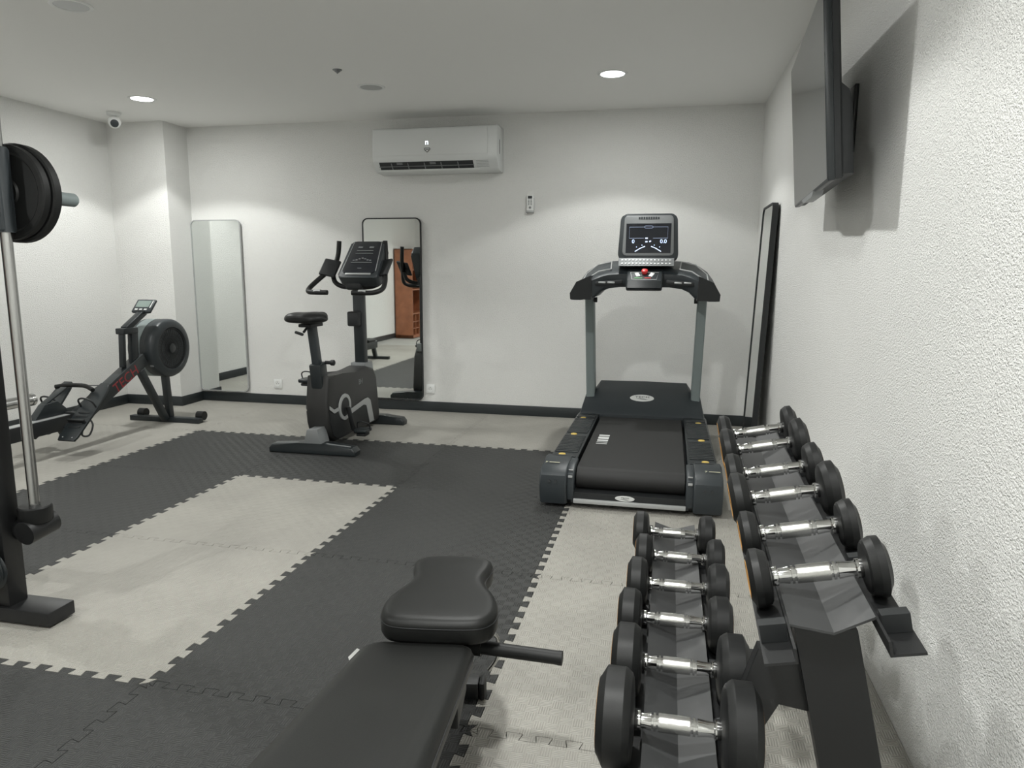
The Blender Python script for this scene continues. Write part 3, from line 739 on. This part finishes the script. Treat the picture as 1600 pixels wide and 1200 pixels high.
fin('monitor_button', b.xf(rm), M['print'], o)
# foot plates
for s in (-1, 1):
    fr = Matrix.Translation(V((RX+s*.150, -.74, .28))) @ Matrix.Rotation(-.86, 4, 'X')
    pts = [(-.062, -.245), (.062, -.245), (.072, -.21), (.072, .02), (.055, .19), (.030, .24), (-.030, .24), (-.055, .19), (-.072, .02), (-.072, -.21)]
    b = B(); b.prism(pts, 'y', -.008, .008, .003); o = fin('footplate', b.xf(fr), M['blackg'], T)
    b = B()
    for k in range(5): b.box((0, -.010, -.02-.03*k), (.085, .004, .010), None, .001)
    b.box((0, -.022, -.10), (.13, .035, .012), None, .004); fin('heel_cup', b.xf(fr), M['blackm'], o)
    b = B(); b.tube([(-.06, 0, .03), (-.05, -.06, .04), (0, -.085, .04), (.05, -.06, .04), (.06, 0, .03)], .006, 8); b.tube([(.06, 0, -.06), (.085, .03, -.09), (.075, .06, -.15), (.05, .035, -.17), (.055, 0, -.12)], .006, 8)
    fin('foot_strap', b.xf(fr), M['blackm'], o)
    for k in (-1, 1): pass
    b = B()
    for k in (-.036, .036): b.cyl((k, -.0085, -.222), (k, -.0095, -.222), .004, n=12)
    fin('rivet', b.xf(fr), M['silver'], o)
b = B(); b.beam((RX-.19, -.74, .255), (RX+.19, -.74, .255), .03, .03); fin('footplate_axle', b, M['blackm'], T)
# handle resting on the beam with its strap
hb = V((RX-.03, -.60, .425))
b = B(); b.tube([hb+V((-.15, -.04, -.01)), hb+V((-.08, -.02, 0)), hb, hb+V((.08, -.02, 0)), hb+V((.15, -.04, -.02))], .015, 12); fin('pull_handle', b, M['rubber'], T)
b = B(); b.beam(hb, (RX, -.44, .400), .022, .005); fin('pull_strap', b, M['blackm'], T)
b = B(); b.prism([(-.99, .256), (-.90, .345), (-.80, .352), (-.74, .30), (-.72, .256)], 'x', RX-.065, RX-.01, .006)
b.beam((RX-.05, -.88, .34), (RX-.05, -.70, .425), .05, .012); fin('chain_guard', b, M['blackg'], T)

# ------------------------------------------------------------------ dumbbell rack
def hang(cx, cz, tilt, y):   # tray frame -> world
    return lambda u_, w_: (cx+u_*math.cos(tilt)-w_*math.sin(tilt), cz+u_*math.sin(tilt)+w_*math.cos(tilt))
yu_ = [-2.431, -2.628, -2.852, -3.068, -3.256, -3.468]
yl_ = [-2.55, -2.732, -2.934, -3.114, -3.324, -3.534]
RKx = lambda y: 3.738+(y+3.468)*.024      # the upper tray runs slightly off the wall line
T = thing('dumbbell_rack', 'black two-tier steel dumbbell rack along the right wall', 'dumbbell rack', (3.75, -3.0, 0))
TILT = math.radians(12)
def tray(y0, y1, cxf, cz, tilt, ys_, dw):
    def pt(u_, w_, y_):
        f = hang(cxf(y_), cz, tilt, y_); x_, z_ = f(u_, w_); return (x_, y_, z_)
    b = B()   # folded centre plate (valley)
    prof = [(-.062, -.036), (0, -.056), (.062, -.036), (.062, -.040), (0, -.060), (-.062, -.040)]
    b.loft([[pt(u_, w_, y_) for u_, w_ in prof] for y_ in (y0, y1)]); plate = fin('centre_plate', b, M['plate'], T, ang=12)
    for s in (-1, 1):
        b = B()
        prof = [(s*.062, -.094+dw), (s*.110, -.094+dw), (s*.110, -.090+dw), (s*.066, -.090+dw), (s*.066, -.070+dw), (s*.062, -.070+dw)]
        e = .07
        b.loft([[pt(u_, w_, y_) for u_, w_ in prof] for y_ in (y0-e, y1+.02)])
        o = fin('side_rail', b, M['black'], T)
        mids = [y0-.0]+[(a+c)/2 for a, c in zip(ys_, ys_[1:])][::-1]+[y1+.0]
        for m_ in mids[:1]+mids[1:]:
            b = B()
            b.loft([[pt(s*a, w_, m_+dy) for a, w_ in ((.068, -.0895+dw), (.108, -.0895+dw), (.108, -.060+dw), (.068, -.060+dw))] for dy in (-.011, .011)])
            fin('saddle_block', b, M['blackm'], o)
    for y_ in (y0+.12, (y0+y1)/2, y1-.1):
        b = B()
        b.loft([[pt(u_, w_, y_+dy) for u_, w_ in ((-.110, -.099+dw), (.110, -.099+dw), (.110, -.0945+dw), (-.110, -.0945+dw))] for dy in (-.02, .02)])
        fin('cross_strut', b, M['black'], T)
tray(-3.585, -2.26, RKx, .735, TILT, yu_, .031)
tray(-3.68, -2.42, lambda y: 3.526, .455, 0, yl_, .007)
for y_ in (-3.422, -2.50):
    b = B()
    b.loft([[(cx+dx, y_+dy, z) for dx, dy in ((-.052, -.03), (.052, -.03), (.052, .03), (-.052, .03))] for (cx, z) in ((3.900, .03), (3.765, .622))])
    fin('post', b, M['black'], T)
    fin('floor_foot', B().bx(3.38, 4.0, y_-.035, y_+.035, 0, .04, .004), M['black'], T)
    if y_ > -3:
        b = B(); b.bx(3.50, 3.55, y_-.02, y_+.02, .04, .36); fin('tier_upright', b, M['black'], T); continue
    b = B(); b.prism([(3.80, .565), (3.66, .562), (3.615, .40), (3.45, .35), (3.45, .32), (3.64, .325), (3.70, .46), (3.83, .44)], 'y', y_-.014, y_+.014, .002)
    b.bx(3.47, 3.58, y_-.02, y_+.02, .33, .358)
    fin('tier_bracket', b, M['black'], T)

def dumbbell(r, th, label, group):
    T = thing('dumbbell', label, 'dumbbell', (0, 0, 0), group)
    h2 = .0725
    k = lambda t_: (t_*h2)
    prof = [(-h2-.005, .0135), (-h2+.002, .0165), (-h2+.010, .0165), (-h2+.012, .0125), (-.055, .0128), (-.044, .0148), (-.0435, .0112), (-.0405, .0112), (-.040, .0152), (-.036, .0152), (-.0355, .0112), (-.0325, .0112), (-.032, .0154),
            (.022, .0154), (.0225, .0112), (.0255, .0112), (.026, .0152), (.030, .0152), (.0305, .0112), (.0335, .0112), (.034, .0148), (.050, .0128), (h2-.012, .0125), (h2-.010, .0165), (h2-.002, .0165), (h2+.005, .0135)]
    hd = fin('handle', B().lathe(prof, (0, 0, 0), (1, 0, 0), 32), M['chrome'], T, ang=25)
    fin('knurling', B().lathe([(-.0305, .0156), (.0205, .0156)], (0, 0, 0), (1, 0, 0), 32, False), M['knurl'], hd)
    for s in (-1, 1):
        c = min(.018, r*.22)
        pr = [(0, r*.32), (.001, r*.55), (.003, r-c*.9), (.006, r-c*.5), (.014, r-.002), (.018, r), (th-c*.75, r), (th-c*.72, r-.0006), (th-.003, r-c), (th, r-c-.004), (th-.0005, r*.5), (th-.002, r*.3)]
        hw = fin('weight_head', B().lathe(pr, (s*h2, 0, 0), (s, 0, 0), 48), M['rubber'], T, ang=22)
        fin('orange_ring', B().lathe([(th-.0012, r-c-.006), (th+.0006, r-c-.007), (th+.0006, r-c-.011), (th-.0012, r-c-.012)], (s*h2, 0, 0), (s, 0, 0), 48, False), M['orange'], hw)
    return T
def put(r, th, x_, y_, z_, rx, tilt, label, group):
    o = dumbbell(r, th, label, group); o.location = (x_, y_, z_); o.rotation_euler = (rx, -tilt, 0); return o
ordl = ['farthest from the camera', 'second from the far end', 'third from the far end', 'fourth from the far end', 'second nearest the camera', 'nearest the camera']
for i, (y_, r, th) in enumerate(zip(yl_, (.061, .059, .065, .063, .073, .084), (.048, .048, .052, .054, .060, .063))):
    cx = (3.521, 3.536, 3.528, 3.520, 3.528, 3.522)[i]
    put(r, th, cx, y_, -.083+.455+r, random.random()*6, 0, f"black rubber dumbbell, chrome grip, lower rack tier, {ordl[i]}", 'dumbbells on the lower tier')
for i, (y_, r, th) in enumerate(zip(yu_, (.063, .064, .056, .061, .048, .050), (.042, .044, .042, .044, .038, .038))):
    w_ = -.058+r; cx = RKx(y_)-w_*math.sin(TILT); cz = .735+w_*math.cos(TILT)
    put(r, th, cx, y_, cz, random.random()*6, TILT, f"black rubber dumbbell, chrome grip, upper rack tier, {ordl[i]}", 'dumbbells on the upper tier')

# ------------------------------------------------------------------ workout bench
BO = V((2.958, -3.215, 0)); ang = math.radians(9.2)
ub = V((math.sin(ang), -math.cos(ang), 0)); rb = V((math.cos(ang), math.sin(ang), 0))
T = thing('workout_bench', 'black padded adjustable workout bench in the foreground', 'workout bench', tuple(BO))
def BP(s_, r_, z_): return BO+ub*s_+rb*r_+V((0, 0, z_))
# seat pad: hourglass outline
outl = [(.0, .07), (-.010, .118), (-.05, .142), (-.11, .142), (-.16, .126), (-.21, .100), (-.255, .094), (-.30, .108), (-.345, .112), (-.378, .082), (-.388, .0)]
full = outl+[(s_, -r_) for s_, r_ in reversed(outl[:-1])]
def pad(name, full, zf, th, parent, rr=.016, dr=0.):
    b = B(); cxs = sum(p[0] for p in full)/len(full)
    def ring(k, dz):
        out = []
        n = len(full)
        for i in range(n):
            a = V((*full[i-1], 0)); c = V((*full[i], 0)); d = V((*full[(i+1) % n], 0)); tg = (d-a).normalized(); nn = V((tg.y, -tg.x, 0))
            if nn.dot(c-V((cxs, 0, 0))) < 0: nn = -nn
            p = c-nn*k; out.append(BP(p.x, p.y+dr, zf(p.x)+dz))
        return out
    R_ = [ring(rr*1.6, -th), ring(rr*.3, -th+rr*.4), ring(0, -th+rr), ring(0, -rr*1.1), ring(rr*.3, -rr*.35), ring(rr*1.1, -rr*.05), ring(rr*1.9, .001)]
    b.loft(R_); return fin(name, b, M['leather'], parent, ang=60)
# densify outlines with rounding
def dens(poly, it=2):
    for _ in range(it):
        q = []
        for i in range(len(poly)):
            a = poly[i]; c = poly[(i+1) % len(poly)]
            q.append((a[0]*.75+c[0]*.25, a[1]*.75+c[1]*.25)); q.append((a[0]*.25+c[0]*.75, a[1]*.25+c[1]*.75))
        poly = q
    return poly
sp = pad('seat_pad', dens(full), lambda s_: .418-.02*s_, .066, T, .016, .018)
fullb = [(q_[0], q_[1]) for q_ in rounded(-.034, .87, -.131, .131, .055, 7)]
zb = lambda s_: .366+.265*(s_-.02)
bpad = pad('back_pad', dens(fullb, 1), zb, .060, T, .018, -.020)
# seams
def seam(full, zf, dz, parent, k=.0005):
    pts = [BP(s_, r_, zf(s_)+dz) for s_, r_ in full]; b = B(); b.tube(pts+[pts[0]], .0014, 6, 0, False); fin('piping', b, M['blackm'], parent)
seam([(a, c*1.003+.018) for a, c in dens(full)], lambda s_: .418-.02*s_, -.020, sp); seam([(a, c*1.003-.020) for a, c in dens(fullb, 1)], zb, -.022, bpad)
b = B(); b.add([BP(.03, -.1515, zb(.03)-.010), BP(.115, -.1515, zb(.115)-.010), BP(.105, -.1565, zb(.105)-.005), BP(.035, -.156, zb(.035)-.005)], [(0, 1, 2, 3)]); bmesh.ops.solidify(b.bm, geom=b.bm.faces[:], thickness=.001)
tag(fin('care_tag', b, M['paper'], bpad), 'white tag')
# frame
b = B(); b.beam(BP(-.36, 0, .10), BP(1.05, 0, .10), .06, .06); fin('main_beam', b, M['black'], T)
b = B(); b.beam(BP(-.02, 0, .12), BP(-.06, 0, .345), .06, .05, (0, 1, 0)); b.beam(BP(-.30, 0, .325), BP(.02, 0, .335), .05, .035); fin('seat_support', b, M['black'], T)
b = B(); b.beam(BP(.06, 0, .30), BP(.85, 0, zb(.85)-.085), .05, .045); b.beam(BP(.55, 0, .12), BP(.45, 0, zb(.45)-.09), .04, .04, (0, 1, 0)); fin('back_support', b, M['black'], T)
b = B(); b.beam(BP(-.36, -.10, .028), BP(-.36, .085, .028), .05, .05); fin('front_foot', b, M['black'], T)
for s in (-1, 1): fin('foot_cap', B().beam(BP(-.36, s*.085, .028), BP(-.36, s*.105, .028), .056, .056, (0, 0, 1), .012), M['rubber'], T)
b = B(); b.beam(BP(1.02, -.26, .028), BP(1.02, .26, .028), .05, .05); b.beam(BP(1.02, 0, .03), BP(1.02, 0, .10), .05, .05, (0, 1, 0)); fin('rear_foot', b, M['black'], T)
b = B(); b.prism([(-.14, .16), (-.12, .33), (-.02, .345), (.03, .29), (.02, .16)], 'x', .055, .075, .003)
b.xf(Matrix.Translation(BO) @ Matrix(((rb.x, -ub.x*-1, 0, 0), (rb.y, ub.y, 0, 0), (0, 0, 1, 0), (0, 0, 0, 1)))); fin('hinge_plate', b, M['black'], T)
b = B(); b.cyl((3.03, -3.098, .302), (3.255, -3.105, .302), .0165); b.cyl((3.0, -3.098, .302), (3.06, -3.098, .302), .022); b.cyl((3.252, -3.105, .302), (3.262, -3.105, .302), .0172)
fin('leg_hold_bar', b, M['rubber'], T)
b = B(); b.tube([(3.06, -3.06, .33), (3.085, -3.04, .30), (3.083, -3.03, .24), (3.06, -3.03, .20)], .005, 8); fin('pull_pin', b, M['brushed'], T)

# ------------------------------------------------------------------ smith machine (right end visible)
T = thing('smith_machine', 'black cable and guide-rod weight machine cut by the left edge', 'weight machine', (1.22, -2.75, 0))
fin('foot', B().bx(.55, 1.45, -2.803, -2.69, .008, .058, .005), M['black'], T)
fin('levelling_pad', B().cyl((1.34, -2.745, 0), (1.34, -2.745, .010), .03), M['rubber'], T)
fin('upright', B().bx(1.185, 1.280, -2.79, -2.715, .056, 2.15, .006), M['black'], T)
fin('top_beam', B().bx(.30, 1.42, -2.79, -2.69, 2.15, 2.22, .006), M['black'], T)
rx_, ry_ = 1.345, -2.712
b = B(); b.tube([(.60, -2.712, .318), (1.20, -2.712, .318), (1.30, -2.716, .318), (1.345, -2.726, .320)], .040, 24, 4); b.cyl((1.345, -2.765, .322), (1.350, -2.655, .336), .042, n=32)
fin('lower_tube', b, M['black'], T)
fin('rod_cup', B().lathe([(0, .050), (.004, .053), (.052, .053), (.056, .049)], (rx_, ry_, .352), (0, 0, 1), 36), M['rubber'], T)
fin('guide_rod', B().cyl((rx_, ry_, .40), (rx_, ry_, 2.15), .0175), M['brushed'], T)
b = B(); b.box((rx_-.005, ry_, 1.475), (.052, .06, .27), None, .010, 3); b.cyl((rx_, ry_, 1.34), (rx_, ry_, 1.61), .028)
fin('carriage', b, M['grey'], T)
b = B(); b.cyl((1.318, ry_+.02, 1.472), (1.318, -2.395, 1.472), .0245); b.lathe([(0, .0245), (.006, .021), (.008, .015)], (1.318, -2.395, 1.472), (0, 1, 0), 32)
b.cyl((1.318, ry_-.02, 1.472), (1.318, -3.3, 1.472), .014)
fin('bar', b, M['steel'], T)
b = B(); b.cyl((1.195, -2.72, .745), (1.195, -2.545, .745), .020); b.lathe([(0, .020), (.003, .023), (.014, .023), (.018, .018)], (1.195, -2.550, .745), (0, 1, 0), 32)
fin('storage_peg', b, M['brushed'], T)
for yy in (-2.83, -2.855):
    b = B(); b.lathe([(0, .030), (0, .070), (.004, .074), (.008, .070), (.012, .064), (.016, .070), (.020, .074), (.024, .070), (.024, .030)], (1.235, yy, .198), (0, 1, 0), 40)
    if yy == -2.855: b.cyl((1.235, -2.865, .198), (1.235, -2.79, .198), .012)
    fin('pulley', b, M['blackg'], T)
fin('pulley_bolt', B().cyl((1.235, -2.872, .198), (1.235, -2.855, .198), .010, n=6), M['chrome'], T)
b = B(); b.tube([(1.300, -2.835, .20), (1.298, -2.81, .60), (1.296, -2.80, 1.0)], .0035, 8, 0); b.tube([(1.296, -2.80, 1.0), (1.28, -2.80, 2.15)], .0035, 8, 0)
fin('cable', b, M['blackm'], T)
def plate(y_, r, th, lab):
    T = thing('weight_plate', lab, 'weight plate', (1.318, y_, 1.472), 'weight plates on the machine bar')
    b = B()
    n = 48
    pr = [(0, .0255), (0, .045), (.006, .050), (.006, r-.03), (0, r-.022), (0, r-.006), (.004, r), (th-.004, r), (th, r-.006), (th, r-.022), (th-.006, r-.03), (th-.006, .050), (th, .045), (th, .0255)]
    x, y, z = frame((0, 1, 0)); o = V((1.318, y_, 1.472)); rings = []
    for (t_, q) in pr: rings.append([b.bm.verts.new(o+z*t_+(x*math.cos(2*PI*i/n)+y*math.sin(2*PI*i/n))*q) for i in range(n)])
    rings.append(rings[0])
    for k_, (a, c) in enumerate(zip(rings, rings[1:])):
        for i in range(n): b.bm.faces.new((a[i], a[(i+1) % n], c[(i+1) % n], c[i]))
    fin('plate_disc', b, M['rubber'], T, ang=30)
plate(-2.675, .155, .030, 'smaller black weight plate at the left edge, nearer the guide rod')
plate(-2.642, .163, .034, 'larger black weight plate at the left edge, behind the smaller one')

# ------------------------------------------------------------------ cherry cabinet reflected in the mirror
T = thing('storage_cabinet', 'reddish wooden open cabinet with shelves, seen in the black-framed mirror', 'cabinet', (-1.1, -5.3, 0))
x0, x1, y0, y1, hh = XL+.02, -.98, -6.1, -5.15, 1.58
b = B(); b.bx(x0, x1, y1-.02, y1, 0, hh); b.bx(x0, x1, y0, y0+.02, 0, hh); b.bx(x0, x0+.012, y0, y1, 0, hh); b.bx(x0, x1, y0, y1, hh-.02, hh); b.bx(x0, x1, y0, y1, 0, .05); fin('carcass', b, M['wood'], T)
for z in (.42, .85, 1.2): fin('shelf', B().bx(x0+.012, x1-.005, y0+.02, y1-.02, z, z+.02), M['wood'], T)
b = B()
for k in range(1, 5): b.bx(x0+.012, x1-.008, y0+.19*k-.006, y0+.19*k+.006, .05, .42)
for z in (.16, .28): b.bx(x0+.012, x1-.010, y0+.02, y1-.02, z, z+.012)
fin('divider_grid', b, M['wood'], T)

# ------------------------------------------------------------------ world, camera
w = bpy.data.worlds.new('world'); sc.world = w; w.use_nodes = True
w.node_tree.nodes['Background'].inputs[0].default_value = (.5, .5, .5, 1); w.node_tree.nodes['Background'].inputs[1].default_value = .02
f, pi_, ya, ro = 1111.4, .1598, .2154, .0048
F = V((-math.sin(ya)*math.cos(pi_), math.cos(ya)*math.cos(pi_), -math.sin(pi_))); R_ = V((math.cos(ya), math.sin(ya), 0)); U_ = R_.cross(F)
R2 = R_*math.cos(ro)+U_*math.sin(ro); U2 = -R_*math.sin(ro)+U_*math.cos(ro)
cam = bpy.data.cameras.new('camera'); co = bpy.data.objects.new('camera', cam); COL.objects.link(co)
mt = Matrix((R2, U2, -F)).transposed().to_4x4(); mt.translation = V((3.48, -4.684, 1.228)); co.matrix_world = mt
cam.sensor_width = 36; cam.sensor_fit = 'HORIZONTAL'; cam.lens = 36*f/1600; cam.clip_start = .05
sc.camera = co
sc.view_settings.view_transform = 'Standard'; sc.view_settings.look = 'None'; sc.view_settings.gamma = 1; sc.view_settings.exposure = -0.02
sc.view_settings.use_curve_mapping = False
sc.cycles.max_bounces = 12; sc.cycles.diffuse_bounces = 6; sc.cycles.glossy_bounces = 6
for o in bpy.data.objects:
    if '_o' in o.keys(): del o['_o']
